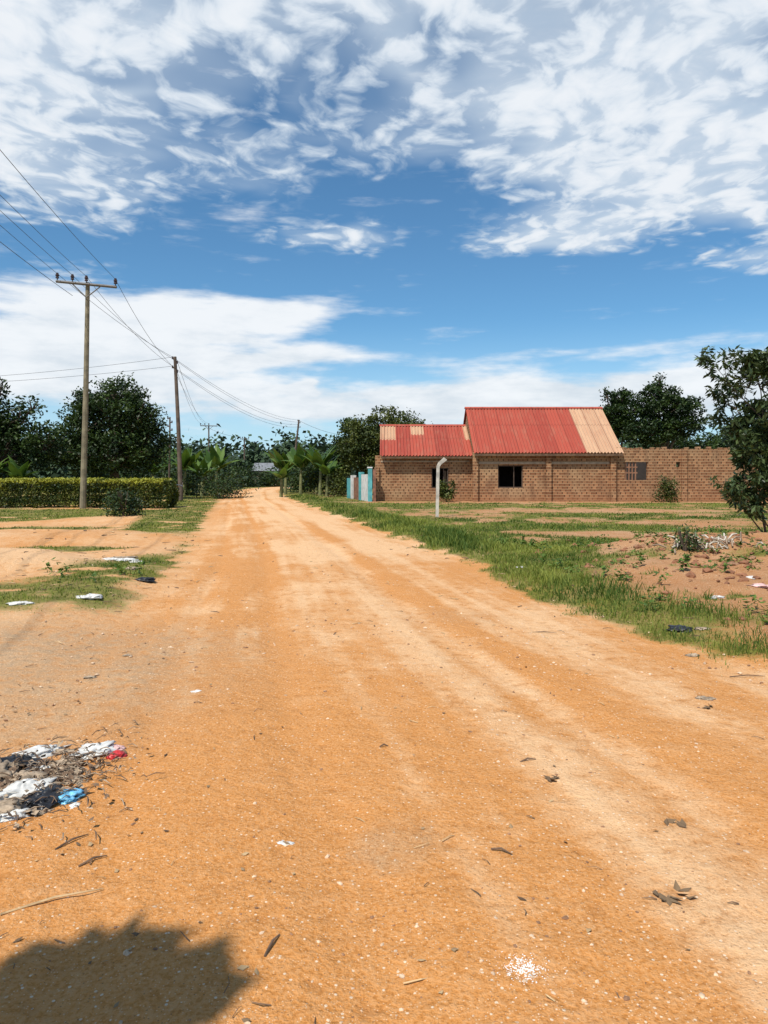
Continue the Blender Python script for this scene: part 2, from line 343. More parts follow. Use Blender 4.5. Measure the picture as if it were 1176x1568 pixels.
wgt=.15+.6*sst(.1,.9,xL(y)+.6-x)+.3*sst(-.8,.2,x-xR(y)); okk&=R.random(len(x))<wgt; 
for a,b in zip(x[okk],y[okk]):
    L=R.uniform(.015,.08)*max(1,b/5); th=R.uniform(0,3.14); z=Hs(a,b)+.010; r=R.uniform(.001,.0028)*max(1,b/4)
    dx,dy=math.cos(th)*L/2,math.sin(th)*L/2; 
    tube(mb,[(a-dx,b-dy,z),(a+R.normal()*.12*L,b+R.normal()*.1*L,z+.006),(a+dx,b+dy,z+.002)],[r,r,r*.5],4,int(R.random()<.45))
for (a,b,L,th) in [(-1.23,2.75,.35,.5),(.48,3.02,.09,-.5),(-1.35,3.2,.16,1.0),(-1.2,3.05,.12,.8),(.0,4.2,.05,.2),(.78,4.0,.1,.4),(-.37,2.45,.12,1.3),(2.9,5.9,.3,.1),(1.6,7.4,.25,-.1)]:
    z=Hs(a,b)+.010; dx,dy=math.cos(th)*L/2,math.sin(th)*L/2
    tube(mb,[(a-dx,b-dy,z),(a,b+.01,z+.008),(a+dx,b+dy,z)],[.004,.005,.002],5,int(L>.3))
mb.build('dry_twigs',[twig_m,straw_m])
mb=MB(); x,y=cone(900,1.9,14); ok=(x<xR(y)+.6)&(R.random(len(x))<.16+.4*(x<xL(y)+.8)); x,y=x[ok],y[ok]
leaves(mb,np.stack([x,y,H(x,y)+.014],-1),R.uniform(.015,.045,len(x)),R.uniform(.01,.025,len(x)),0,R.random(len(x)),3,fold=.2)
for a,b in ((1.08,2.72),(1.3,3.3),(.86,3.75),(1.02,2.68),(2.2,5.),(3.,5.6)):
    leaves(mb,[(a+R.normal()*.02,b+R.normal()*.015,Hs(a,b)+.018) for _ in range(5)],.06,.03,0,.2,3,fold=.3)
mb.build('fallen_leaves',[leafmat('dead_leaf',(.10,.06,.035),(.46,.32,.17),.8,0)])
# ------------------------------------------------------------ litter
lm=[simple('white_plastic',(.66,.65,.61),.5,.2,12),simple('black_plastic',(.02,.02,.022),.35,.3,12),simple('blue_plastic',(.14,.40,.60),.4,.5,22),
    simple('red_plastic',(.55,.04,.04),.4,.3,10),simple('dirty_cloth',(.34,.26,.18),.9,.5,18),simple('pink_plastic',(.7,.45,.42),.5,.2,14)]
def crumple(mb,x,y,r,mat,flat=.35,sx=1.,ang=0.,seed=0,z0=None):
    nu,nv=44,24; th=np.linspace(0,2*np.pi,nu,endpoint=False); ph=np.linspace(.04,np.pi-.04,nv)
    T,P=np.meshgrid(th,ph); d=np.stack([np.sin(P)*np.cos(T),np.sin(P)*np.sin(T),np.cos(P)],-1)
    f1=fbm(d[...,0]*1.9+seed,d[...,1]*1.9+d[...,2]*2,seed,3); f2=fbm(d[...,0]*4+seed,d[...,1]*4-d[...,2]*4,seed+3,3)
    rr=.25+1.2*f1+.65*(1-2*np.abs(f2-.5)*2)*.5
    q=d*rr[...,None]*r; q[...,0]*=sx; q[...,2]*=flat
    ca,sa=math.cos(ang),math.sin(ang); V=np.stack([q[...,0]*ca-q[...,1]*sa+x,q[...,0]*sa+q[...,1]*ca+y,q[...,2]+(Hs(x,y) if z0 is None else z0)+r*flat*.3],-1).reshape(-1,3)
    i=np.arange(nv*nu).reshape(nv,nu); j=np.roll(i,-1,1)
    mb.add(V,np.stack([i[:-1],j[:-1],j[1:],i[1:]],-1).reshape(-1,4),mat)
mb=MB()
items=[(-1.97,4.22,.07,0),(-1.84,4.25,.04,4),(-1.66,4.24,.09,0),(-1.52,4.19,.045,3),(-1.58,4.3,.04,5),(-1.86,3.85,.07,4),(-1.80,3.7,.08,0),(-1.67,3.60,.08,1),(-1.55,3.64,.065,2),(-1.85,3.5,.07,4),(-1.76,3.45,.05,0),
 (-1.90,3.4,.07,1),(-1.7,3.95,.05,4),(-1.97,3.6,.09,0),(-1.62,3.85,.04,4),(-2.1,3.9,.12,4),(-2.15,3.6,.12,0),(-2.05,4.1,.08,1),(-1.49,3.55,.02,0),(-1.73,4.05,.06,4),(-1.82,4.0,.035,0),(-1.62,3.5,.03,4),(-1.9,4.05,.05,1),(-1.69,3.78,.03,0)]
for i,(a,b,r,m_) in enumerate(items): crumple(mb,a,b,r,m_,R.uniform(.3,.55),R.uniform(1.,2.),R.uniform(0,3),i*3+1)
for i in range(420):
    a,b=R.normal(-1.76,.18),R.normal(3.85,.27); L=R.uniform(.02,.10); th=R.uniform(0,3.14); z=Hs(a,b)+R.uniform(.008,.05)
    dx,dy=math.cos(th)*L/2,math.sin(th)*L/2; tube(mb,[(a-dx,b-dy,z-.004),(a,b+.005,z+.005),(a+dx,b+dy,z-.004)],[.002,.0035,.0015],4,6 if i%3 else 4)
n=300; leaves(mb,np.stack([R.normal(-1.78,.17,n),R.normal(3.83,.24,n),np.full(n,Hs(-1.75,3.85)+.03)+R.uniform(-.01,.02,n)],-1),R.uniform(.02,.06,n),.025,np.where(R.random(n)<.5,4,6),.5,1.5,fold=.3)
mb.build('litter_pile',lm+[twig_m],True)
mb=MB()
for i,(a,b,r,m_) in enumerate([(-3.6,9.05,.10,0),(-4.2,8.55,.07,0),(-3.45,10.6,.11,1),(-5.,13.6,.11,0),(-4.6,13.3,.12,0),(-4.9,13.9,.13,4),(-4.35,13.,.07,0),(-2.3,6.6,.03,4),(-2.35,5.9,.03,4),(-1.36,5.4,.03,0),(-3.9,11.5,.08,4),
  (4.1,9.1,.06,0),(4.9,9.6,.08,5),(3.05,7.6,.10,1),(3.25,7.55,.05,4),(-.42,3.15,.022,0),(3.4,6.0,.05,4),(2.75,6.6,.04,4),(5.3,10.6,.09,0),(2.25,5.2,.04,4),(-4.9,9.2,.05,0),(2.3,12.4,.05,0)]):
    crumple(mb,a,b,r,m_,.3,R.uniform(1.1,1.8),R.uniform(-.4,.4),50+i*2)
mb.build('scattered_litter',lm,True)
# ------------------------------------------------------------ grass
grass_m=leafmat('grass_blade',(.055,.11,.014),(.29,.32,.06),.65,.3,.8)
n=560000; y=np.exp(R.uniform(math.log(5),math.log(62),n)); x=R.uniform(-1,1,n)*(y*.57+1.5)
g=grassmask(x,y); ok=(R.random(n)<g**1.4*.85*np.where(y>30,.55,1))&(g>.10)
ok&=~((y>44.6)&(x>-1.2))
x,y,g=x[ok],y[ok],g[ok]; n=len(x); print('blades',n)
hh=(.03+.10*R.random(n)**1.5)*(.4+1.2*fbm(x*.9,y*.9,90))*np.clip(.3+g*.75,0,1)
rt_=x-xR(y); hh*=np.where((rt_>0),.8+1.5*np.exp(-((rt_-1.2)/.9)**2)*sst(.38,.65,fbm(x*1.3,y*.5,93)),.6)
ww=np.maximum(.004,.0011*y)*R.uniform(.7,1.3,n); a=R.uniform(0,6.28,n); lean=hh*R.uniform(.1,.9,n); b=R.uniform(0,6.28,n)
z=H(x,y)-.01; P0=np.stack([x,y,z],-1); wv=np.stack([np.cos(a),np.sin(a),0*a],-1)*ww[:,None]*.5; lv=np.stack([np.cos(b),np.sin(b),0*b],-1)*lean[:,None]
up=np.array([0,0,1.])[None]*hh[:,None]
V=np.stack([P0-wv,P0+wv,P0+up*.6+lv*.35+wv*.8,P0+up*.6+lv*.35-wv*.8,P0+up+lv],1).reshape(-1,3)
i=5*np.arange(n)[:,None]; sh=np.clip(.38+1.5*(fbm(x*.6,y*.6,95)-.5)+.8*(fbm(x*2.6,y*2.6,96)-.5)+R.normal(0,.17,n),0,1)
mb=MB(); mb.add(V,i+np.array([[0,1,2,3]]),0,np.repeat(sh,5)); 
mb.L.append((i+np.array([[3,2,4]])).ravel()); mb.S.append(mb.l+np.arange(n)*3); mb.M.append(np.zeros(n,int)); mb.l+=3*n
mb.build('grass',[grass_m])
mb=MB(); weed_m=leafmat('weed_leaf',(.03,.08,.012),(.14,.22,.04),.55,.25,2)
x=R.uniform(2.2,8,600); y=R.uniform(6,17,600); x=x+xR(y)*.35; ok=(x>xR(y)+.7)&(R.random(600)<.45*sst(.4,.6,fbm(x*.8,y*.8,101))+.07); 
X2=np.concatenate([x[ok],R.uniform(-5.2,-3.6,9)]);Y2=np.concatenate([y[ok],R.uniform(9,13,9)])
for a_,b_ in zip(X2,Y2):
    k_=int(R.integers(10,26)); hgt=R.uniform(.06,.24); rad=R.uniform(.05,.16); z=Hs(a_,b_)
    th=R.uniform(0,6.28,k_); q_=R.random(k_); C=np.stack([a_+np.cos(th)*rad*q_,b_+np.sin(th)*rad*q_,z+hgt*R.uniform(.2,1,k_)],-1)
    leaves(mb,C,R.uniform(.05,.10,k_),.04,0,R.uniform(.2,1,k_),1.2,axis=np.stack([np.cos(th),np.sin(th),th*0+.3],-1),fold=.3)
mb.build('roadside_weeds',[weed_m])
# ------------------------------------------------------------ trees
bark=simple('tree_bark',(.10,.07,.05),.95,.35,6,bump=.5)
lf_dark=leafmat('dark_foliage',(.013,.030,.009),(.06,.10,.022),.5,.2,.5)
lf_mid=leafmat('olive_foliage',(.028,.048,.01),(.14,.16,.033),.55,.2,.5)
lf_far=leafmat('distant_foliage',(.022,.042,.026),(.055,.095,.042),.8,.0,.08)
lf_young=leafmat('sapling_foliage',(.028,.05,.018),(.115,.16,.06),.4,.25,2)
def tree(name,base,trunk_r,fork,crowns,nleaf,lsize,mat,asp=.55,clump=.9,sp=.55,limbs=True,fill=False):
    mb=MB(); bx,by=base; bz=Hs(bx,by)-.1
    cen=np.array([c[:3] for c in crowns]).mean(0); f=(bx+(cen[0]-bx)*.3,by,bz+fork)
    tube(mb,[(bx,by,bz),(bx+.05,by,bz+fork*.5),f],[trunk_r*1.3,trunk_r,trunk_r*.85],9)
    vol=sum(c[3]*c[4]*c[5] for c in crowns)
    for c in crowns:
        cx,cy,cz,rx,ry_,rz=c; kcl=max(6,int(14*(rx*rz)/(clump**2)))
        if limbs: tube(mb,[f,((f[0]+cx)/2+R.normal()*.2,(f[1]+cy)/2,(f[2]+cz)/2-.1*rz),(cx,cy,cz)],[trunk_r*.6,trunk_r*.4,trunk_r*.22],6)
        d=R.normal(size=(kcl,3)); d/=np.linalg.norm(d,axis=1)[:,None]; rr=R.uniform(.1 if fill else .45,1.02,kcl)[:,None]
        CC=np.array([cx,cy,cz])+d*rr*np.array([rx,ry_,rz])
        if limbs:
            for q_ in CC[::3]: 
                m_=(np.array([cx,cy,cz])+q_)/2+R.normal(size=3)*.15
                tube(mb,[(cx,cy,cz-.2*rz),tuple(m_),tuple(q_)],[trunk_r*.22,trunk_r*.13,trunk_r*.05],4)
        per=int(nleaf*(rx*ry_*rz)/vol/kcl)
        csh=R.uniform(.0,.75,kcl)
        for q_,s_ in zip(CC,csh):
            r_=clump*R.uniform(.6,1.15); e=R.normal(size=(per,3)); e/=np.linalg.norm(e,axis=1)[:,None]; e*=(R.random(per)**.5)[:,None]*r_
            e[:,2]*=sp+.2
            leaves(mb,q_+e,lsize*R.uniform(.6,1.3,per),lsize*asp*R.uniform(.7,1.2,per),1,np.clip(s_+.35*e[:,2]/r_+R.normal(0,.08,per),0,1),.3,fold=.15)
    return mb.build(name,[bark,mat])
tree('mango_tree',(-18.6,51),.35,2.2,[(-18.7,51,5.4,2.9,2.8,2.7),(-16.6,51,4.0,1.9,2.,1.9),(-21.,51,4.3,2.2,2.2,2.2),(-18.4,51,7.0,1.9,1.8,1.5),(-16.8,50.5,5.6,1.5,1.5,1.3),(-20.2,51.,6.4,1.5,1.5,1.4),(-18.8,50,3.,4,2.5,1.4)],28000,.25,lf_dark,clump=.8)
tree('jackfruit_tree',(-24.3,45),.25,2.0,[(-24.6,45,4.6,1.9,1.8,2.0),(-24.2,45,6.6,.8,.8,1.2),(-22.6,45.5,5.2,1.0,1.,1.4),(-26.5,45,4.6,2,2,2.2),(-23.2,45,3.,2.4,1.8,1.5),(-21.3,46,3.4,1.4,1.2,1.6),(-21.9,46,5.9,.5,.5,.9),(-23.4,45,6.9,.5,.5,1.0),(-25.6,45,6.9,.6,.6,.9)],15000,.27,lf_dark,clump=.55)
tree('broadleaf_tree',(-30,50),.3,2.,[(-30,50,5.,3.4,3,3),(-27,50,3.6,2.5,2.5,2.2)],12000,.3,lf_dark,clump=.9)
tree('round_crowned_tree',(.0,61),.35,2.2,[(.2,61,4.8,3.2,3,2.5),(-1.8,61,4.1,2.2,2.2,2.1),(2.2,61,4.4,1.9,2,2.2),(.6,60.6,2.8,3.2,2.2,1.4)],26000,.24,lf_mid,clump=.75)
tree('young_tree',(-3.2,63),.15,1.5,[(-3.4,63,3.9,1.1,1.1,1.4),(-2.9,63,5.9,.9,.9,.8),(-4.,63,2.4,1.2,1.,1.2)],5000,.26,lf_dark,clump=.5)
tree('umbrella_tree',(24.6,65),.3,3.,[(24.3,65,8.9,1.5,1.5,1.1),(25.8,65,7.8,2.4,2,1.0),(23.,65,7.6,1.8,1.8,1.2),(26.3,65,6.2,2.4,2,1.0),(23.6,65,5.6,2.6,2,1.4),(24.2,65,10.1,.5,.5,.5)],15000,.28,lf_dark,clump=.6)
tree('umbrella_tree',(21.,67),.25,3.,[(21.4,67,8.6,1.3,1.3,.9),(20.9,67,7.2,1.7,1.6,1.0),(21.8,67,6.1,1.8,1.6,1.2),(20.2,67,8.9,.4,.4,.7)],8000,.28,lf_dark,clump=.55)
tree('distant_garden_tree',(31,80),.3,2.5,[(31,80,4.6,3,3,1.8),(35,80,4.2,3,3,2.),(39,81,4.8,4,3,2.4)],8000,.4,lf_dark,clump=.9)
tree('shadow_caster_tree',(-4.6,-2.4),.2,3.0,[(-3.75,-1.85,5.0,1.75,1.6,1.2),(-2.75,-1.75,4.8,1.15,1.0,.8),(-5.0,-1.9,5.,1.8,1.7,1.2),(-4.5,-.8,4.9,1.3,1.1,.8),(-4.9,-.35,4.8,1.1,.95,.6),(-3.3,-1.3,4.9,.9,.9,.6)],60000,.26,lf_dark,asp=.75,clump=.4,fill=True)  # unseen tree behind the camera, crown shaped to cast the lower-left shadow
def sapling(name,bx,by):
    mb=MB(); bz=Hs(bx,by)-.05
    tips=[]
    def branch(p,d,L,r,lev):
        pts=[p]; q=Vector(p); dd=Vector(d).normalized(); seg=5
        for i in range(seg):
            dd=(dd+Vector((R.normal()*.06,R.normal()*.06,.08 if lev else .06))).normalized(); q=q+dd*L/seg; pts.append(q.copy())
            if lev<3 and i>=(1 if lev==0 else 1):
                for _ in range((3 if lev==0 else 2) if lev<2 else 1):
                    an=R.uniform(0,6.28); sd=Vector((math.cos(an),math.sin(an),.35+R.normal()*.2)); branch(q.copy(),dd*.5+sd*.9,L*R.uniform(.34,.5)*(1 if i<4 else .6),r*.5*(1-i*.1),lev+1)
        tube(mb,pts,[r*(1-.75*i/seg) for i in range(seg+1)],6 if lev<2 else 4,0)
        if lev>=1: tips.extend([(pp,dd.copy()) for pp in pts[(2 if lev>1 else 3):]])
        else: tips.append((q.copy(),dd.copy()))
    branch(Vector((bx,by,bz)),(.0,0,1),3.15,.045,0)
    branch(Vector((bx-.05,by+.05,bz)),(-.28,-.1,1),2.0,.03,0)
    branch(Vector((bx+.1,by,bz)),(.35,.05,1),2.4,.03,0)
    branch(Vector((bx-.05,by,bz)),(-.75,.1,.7),1.3,.02,1)
    branch(Vector((bx,by-.05,bz+.2)),(-.9,-.2,.45),1.1,.018,1)
    branch(Vector((bx,by-.05,bz+.2)),(.4,-.3,.6),1.3,.02,1)
    C=[];A_=[];Ls=[]
    for pp,dd in tips:
        for _ in range(3):
            an=R.uniform(0,6.28); a=Vector((math.cos(an),math.sin(an),R.uniform(-1.2,.1))); L=R.uniform(.12,.22)
            C.append(tuple(pp+a*L*.5+dd*R.uniform(-.06,.06))); A_.append(tuple(a)); Ls.append(L)
    Ls=np.array(Ls); C=np.array(C); print('sapling leaves',len(C),C.min(0),C.max(0))
    leaves(mb,C,Ls,Ls*.3,1,np.clip(R.normal(.42,.28,len(C)),0,1),.2,axis=A_,fold=.18)
    return mb.build(name,[bark,lf_young])
sapling('avocado_tree',8.25,15.8)
def bush(name,x,y,rx,rz,n,ls,mat,nstem=5):
    mb=MB(); z=Hs(x,y)
    for i in range(nstem): tube(mb,[(x,y,z-.05),(x+R.normal()*rx*.3,y+R.normal()*rx*.3,z+rz*.9)],[.02,.008],4)
    K=14; d=R.normal(size=(K,3)); d[:,2]=np.abs(d[:,2]); d/=np.linalg.norm(d,axis=1)[:,None]; cc=np.array([x,y,z+.15*rz])+d*np.array([rx*.75,rx*.75,rz*.85])*R.uniform(.5,1.05,(K,1))
    for q_ in cc:
        k_=n//K; e=R.normal(size=(k_,3))*rx*.24; s_=R.uniform(.1,.8); C=q_+e; C[:,2]=np.maximum(C[:,2],z+.02)
        leaves(mb,C,ls*R.uniform(.6,1.3,k_),ls*.5,1,np.clip(s_+R.normal(0,.15,k_),0,1),.4,fold=.15)
    return mb.build(name,[bark,mat])
bush('bush',-9.6,27.3,.75,1.0,1500,.13,lf_dark)
bush('bush',16.9,44.2,.75,1.4,1400,.15,lf_mid)
bush('bush',3.75,44.6,.55,2.1,1500,.16,lf_mid)
bush('bush',-3.4,57,1.6,1.6,1800,.2,lf_mid)
bush('bush',-12.2,55,2.2,1.8,2500,.2,lf_dark)
bush('bush',-16.5,62,2.6,2.2,3000,.25,lf_dark)
bush('bush',-21,66,3.6,2.6,3500,.3,lf_dark)
bush('bush',-22,112,3.5,2.6,2500,.4,lf_dark)
bush('bush',-17.6,118,3.2,2.,2500,.4,lf_dark)
bush('bush',-7.2,72,2.6,3.0,3000,.3,lf_dark)
bush('bush',-9.6,84,2.6,3.4,3000,.3,lf_dark)
bush('bush',-5.4,64,1.8,2.2,2500,.25,lf_dark)
bush('bush',7.0,11.2,.45,.35,500,.07,lf_young)
bush('bush',9.6,15.2,1.0,1.2,1500,.14,lf_young)
bush('bush',5.3,13.,.3,.4,300,.08,lf_young)
# hedge
mb=MB(); n=42000; hx0,hx1,hy0,hy1,hz=-30,-11.0,36.9,38.5,1.42
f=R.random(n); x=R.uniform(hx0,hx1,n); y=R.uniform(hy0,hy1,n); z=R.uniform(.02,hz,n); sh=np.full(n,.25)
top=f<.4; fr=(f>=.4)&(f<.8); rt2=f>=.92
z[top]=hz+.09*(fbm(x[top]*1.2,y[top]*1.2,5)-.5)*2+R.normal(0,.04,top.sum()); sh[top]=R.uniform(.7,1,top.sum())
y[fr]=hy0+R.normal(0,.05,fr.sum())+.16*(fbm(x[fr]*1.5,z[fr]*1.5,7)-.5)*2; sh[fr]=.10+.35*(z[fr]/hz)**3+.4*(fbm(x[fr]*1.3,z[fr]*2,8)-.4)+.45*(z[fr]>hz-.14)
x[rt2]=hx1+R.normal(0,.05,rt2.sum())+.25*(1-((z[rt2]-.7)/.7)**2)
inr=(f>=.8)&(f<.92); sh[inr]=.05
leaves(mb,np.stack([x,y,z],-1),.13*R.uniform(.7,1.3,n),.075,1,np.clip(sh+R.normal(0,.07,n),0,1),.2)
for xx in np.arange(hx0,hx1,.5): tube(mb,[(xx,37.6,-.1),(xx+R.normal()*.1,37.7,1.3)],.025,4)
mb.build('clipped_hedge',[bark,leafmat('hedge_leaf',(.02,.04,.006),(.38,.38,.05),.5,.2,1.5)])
# banana plants
ban_m=leafmat('banana_leaf',(.035,.08,.014),(.12,.20,.04),.45,.3,1); stem_m=simple('banana_stem',(.16,.17,.07),.7,.3,5)
def banana(x,y,h,k=10):
    mb=MB(); z=Hs(x,y); tube(mb,[(x,y,z-.1),(x+.05,y,z+h*.5)],[.15,.10],8)
    for i in range(k):
        an=i*2.4+R.uniform(-.3,.3); L=h*R.uniform(.5,.72); w_=L*.2; el_=R.uniform(.85,1.45); d=np.array([math.cos(an),math.sin(an)]);pos=np.array([x+.05,y,z+h*.48]); ang=el_; n_=9
        pts=[]
        dr=R.uniform(.06,.17)
        for j in range(n_+1):
            pts.append(pos.copy()); st=L/n_; pos=pos+np.array([d[0]*math.cos(ang),d[1]*math.cos(ang),math.sin(ang)])*st; ang-=dr
        s_=np.array([-d[1],d[0],0]); V=[];
        for j,pp in enumerate(pts):
            wj=w_*max(.05,math.sin(math.pi*min(1,(j+.15)/n_)**.8)) if j>1 else .03
            wl=wj*R.uniform(.7,1.05); wr=wj*R.uniform(.7,1.05)
            V+= [pp+s_*wl-np.array([0,0,wl*.35]),pp,pp-s_*wr-np.array([0,0,wr*.35])]
        F=[];
        for j in range(n_): F+=[(3*j,3*j+1,3*j+4,3*j+3),(3*j+1,3*j+2,3*j+5,3*j+4)]
        mb.add(V,F,1,R.uniform(.0,1))
    mb.build('banana_plant',[stem_m,ban_m])
for (x,y,h) in [(-24,41.5,3.2),(-22.6,42.5,3.),(-25.8,42,3.4),(-21.2,43,2.6),(-16.2,60,4.0),(-15.,66,4.2),(-19.5,62,3.6),(-17.5,70,4.4),(-19,78,4.5),(-21.5,72,4.3),(-7.,62,4.2),(-8.8,66,4.2),(-5.2,60,4.),(-6.,66,4.6),(-10.2,74,4.5),(-4.4,57,3.2),(-8.,57.5,2.8),(-23,85,5),(-25,80,4.6),(-14.3,58,3.)]:
    banana(x,y,h)
# distant tree line: one object
mb=MB()
rows=[(80,.8,5),(97,.9,6),(125,1.0,8),(150,1.15,9),(180,1.3,11),(240,1.5,14)]
for (yy,lsz,ht) in rows:
    xs=np.arange(-yy*.9,yy*.9,ht*.55)
    for x0 in xs:
        x0=x0+R.normal()*1.5; y0=yy+R.uniform(-7,7)
        if xL(y0)-4<x0<xR(y0)+4: continue
        if yy<90 and -24<x0<-2 : continue
        if yy<100 and x0>-3 and x0<40 : continue
        hsc=.62 if (yy<130 and -26<x0<-8) else 1
        h_=ht*R.uniform(.6,1.1)*hsc; z0=Hs(x0,y0); r_=h_*R.uniform(.38,.6)
        tube(mb,[(x0,y0,z0-.5),(x0,y0,z0+h_*.6)],[.2,.1],5,0)
        K=10; base_sh=R.uniform(.1,.6)
        for j in range(K):
            d=R.normal(size=3); d/=np.linalg.norm(d); c_=np.array([x0,y0,z0+h_*.52])+d*np.array([r_,r_,h_*.38])*R.uniform(.2,1); k_=44
            e=R.normal(size=(k_,3))*r_*.26; C=c_+e; C[:,2]=np.maximum(C[:,2],z0+.2)
            leaves(mb,C,lsz*R.uniform(.6,1.3,k_),lsz*.65,1,np.clip(base_sh+R.uniform(-.15,.25)+.25*e[:,2]/r_,0,1),.3)
        k_=150; C=np.stack([x0+R.normal(0,ht*.4,k_),y0+R.normal(0,1.5,k_),z0+np.abs(R.normal(0,h_*.22,k_))],-1); leaves(mb,C,lsz*1.1,lsz*.7,1,R.uniform(.1,.5),.3)
mb.build('distant_tree_line',[bark,lf_far])
# ------------------------------------------------------------ brick house
def brickmat(name):
    m,nt,p=newmat(name); o=OBJ(nt); s=N(nt,'ShaderNodeSeparateXYZ'); nt.links.new(o,s.inputs[0])
    xs=M(nt,'ADD',s.outputs[0],s.outputs[1]); wz=M(nt,'ADD',s.outputs[2],M(nt,'MULTIPLY',NZ(nt,o,2,2),.06))
    rz=M(nt,'DIVIDE',wz,.17); row=M(nt,'FLOOR',rz); fz=M(nt,'FRACT',rz)
    rnd=N(nt,'ShaderNodeTexWhiteNoise'); rnd.noise_dimensions='1D'; nt.links.new(row,rnd.inputs['W'])
    xo=M(nt,'ADD',M(nt,'DIVIDE',xs,.30),M(nt,'ADD',M(nt,'MULTIPLY',row,.5),M(nt,'MULTIPLY',rnd.outputs[0],.25))); fx=M(nt,'FRACT',xo)
    bid=N(nt,'ShaderNodeTexWhiteNoise'); bid.noise_dimensions='2D'; cb=N(nt,'ShaderNodeCombineXYZ'); nt.links.new(M(nt,'FLOOR',xo),cb.inputs[0]); nt.links.new(row,cb.inputs[1]); nt.links.new(cb.outputs[0],bid.inputs['Vector'])
    c=MIX(nt,bid.outputs[0],(.19,.082,.04),(.37,.185,.092))
    big=NZ(nt,o,.5,4); c=MIX(nt,MR(nt,big,.42,.65,0.,.6),c,(.39,.26,.145))
    hj=MR(nt,fz,.30,.2); vj=MR(nt,fx,.24,.16)
    c=MIX(nt,M(nt,'MULTIPLY',hj,.7),c,(.40,.275,.16))
    c=MIX(nt,M(nt,'MULTIPLY',M(nt,'MULTIPLY',vj,M(nt,'SUBTRACT',1.,hj)),M(nt,'ADD',.4,M(nt,'MULTIPLY',bid.outputs[0],.6))),c,(.06,.03,.018))
    st=NZ(nt,SCALE(nt,o,(2.2,2.2,.5)),1.,4,.6); c=MIX(nt,MR(nt,st,.5,.72,0.,.5),c,(.14,.075,.045))
    low=MR(nt,s.outputs[2],.6,.0,0.,.55); c=MIX(nt,low,c,(.27,.12,.055))
    nt.links.new(c,p.inputs['Base Color']); p.inputs['Roughness'].default_value=.95; p.inputs['Specular IOR Level'].default_value=.15
    BUMP(nt,p,M(nt,'SUBTRACT',hj,vj),.5,.02)
    return m
brick=brickmat('clay_brick'); dark=simple('interior_shadow_plaster',(.05,.04,.035),.9,.2,3)  # plaster is near-black: interior shade behind the openings put into its colour
conc=simple('concrete',(.34,.27,.20),.9,.2,4)
def roofmat(name,a,b,c2):
    m,nt,p=newmat(name); o=OBJ(nt); s=N(nt,'ShaderNodeSeparateXYZ'); nt.links.new(o,s.inputs[0])
    sx_=M(nt,'FLOOR',M(nt,'DIVIDE',s.outputs[0],.82)); wn=N(nt,'ShaderNodeTexWhiteNoise'); wn.noise_dimensions='1D'; nt.links.new(sx_,wn.inputs['W'])
    c=MIX(nt,wn.outputs[0],a,b); n=NZ(nt,SCALE(nt,o,(3.,.7,.7)),1.2,4,.65); c=MIX(nt,MR(nt,n,.45,.75,0.,.6),c,c2)
    seam=MR(nt,M(nt,'FRACT',M(nt,'DIVIDE',s.outputs[0],.82)),.08,.03); c=MIX(nt,M(nt,'MULTIPLY',seam,.5),c,(.12,.03,.02))
    lap=MR(nt,M(nt,'ABSOLUTE',M(nt,'SUBTRACT',s.outputs[1],47.6)),.06,.02); c=MIX(nt,M(nt,'MULTIPLY',lap,.3),c,(.12,.03,.02))
    nt.links.new(c,p.inputs['Base Color']); p.inputs['Roughness'].default_value=.65; p.inputs['Specular IOR Level'].default_value=.2
    return m
rred=roofmat('red_roofing_sheet',(.32,.060,.040),(.41,.085,.054),(.37,.14,.09)); rtan=roofmat('faded_roofing_sheet',(.47,.28,.17),(.54,.34,.21),(.42,.20,.12))
house=bpy.data.objects.new('brick_house',None); scene.collection.objects.link(house); house.location=(6,47,0)
def child(o,par): o.parent=par; o.location=-par.location; return o
def wall(mb,x0,x1,y0,y1,z0,z1,ops,mat=0):
    xs=sorted(ops); cur=x0
    for (a,b,c,d) in xs:
        if a>cur: box(mb,cur,a,y0,y1,z0,z1,mat)
        if c>z0: box(mb,a,b,y0,y1,z0,c,mat)
        if d<z1: box(mb,a,b,y0,y1,d,z1,mat)
        cur=b
    if cur<x1: box(mb,cur,x1,y0,y1,z0,z1,mat)
mb=MB()
wall(mb,5.55,14.2,45.3,45.55,-.2,3.12,[(6.98,8.5,.92,2.3)])
wall(mb,-.55,5.55,45.9,46.15,-.2,2.92,[(2.95,4.0,.9,2.15)])
box(mb,5.55,14.2,53.4,53.65,-.2,3.1); box(mb,5.55,5.8,45.55,53.4,-.2,3.1); box(mb,13.95,14.2,45.55,53.4,-.2,3.1); box(mb,-.2,.05,46.15,53.,-.2,2.9); box(mb,-.2,5.55,53.,53.25,-.2,2.9)
for gx in (5.56,13.96): 
    V=[(gx,45.56,3.1),(gx,53.4,3.1),(gx,49.5,5.95),(gx+.23,45.56,3.1),(gx+.23,53.4,3.1),(gx+.23,49.5,5.95)]
    mb.add(V,[(0,2,1),(3,4,5)]); mb.add(V,[(0,3,5,2),(1,2,5,4)])
V=[(-.19,46.16,2.9),(-.19,53.,2.9),(-.19,49.5,4.9),(.04,46.16,2.9),(.04,53.,2.9),(.04,49.5,4.9)]
mb.add(V,[(0,2,1),(3,4,5)]); mb.add(V,[(0,3,5,2),(1,2,5,4)])
for a in (5.42,9.9,13.85): box(mb,a,a+.32,45.12,45.297,-.2,3.1)
box(mb,-.6,-.3,45.75,45.897,-.2,2.2)
child(mb.build('walls',[brick]),house)
mb=MB(); box(mb,5.8,13.8,45.262,45.297,2.38,2.5); box(mb,-.2,5.3,45.862,45.897,2.5,2.6); child(mb.build('lintel_band',[conc]),house)
mb=MB()
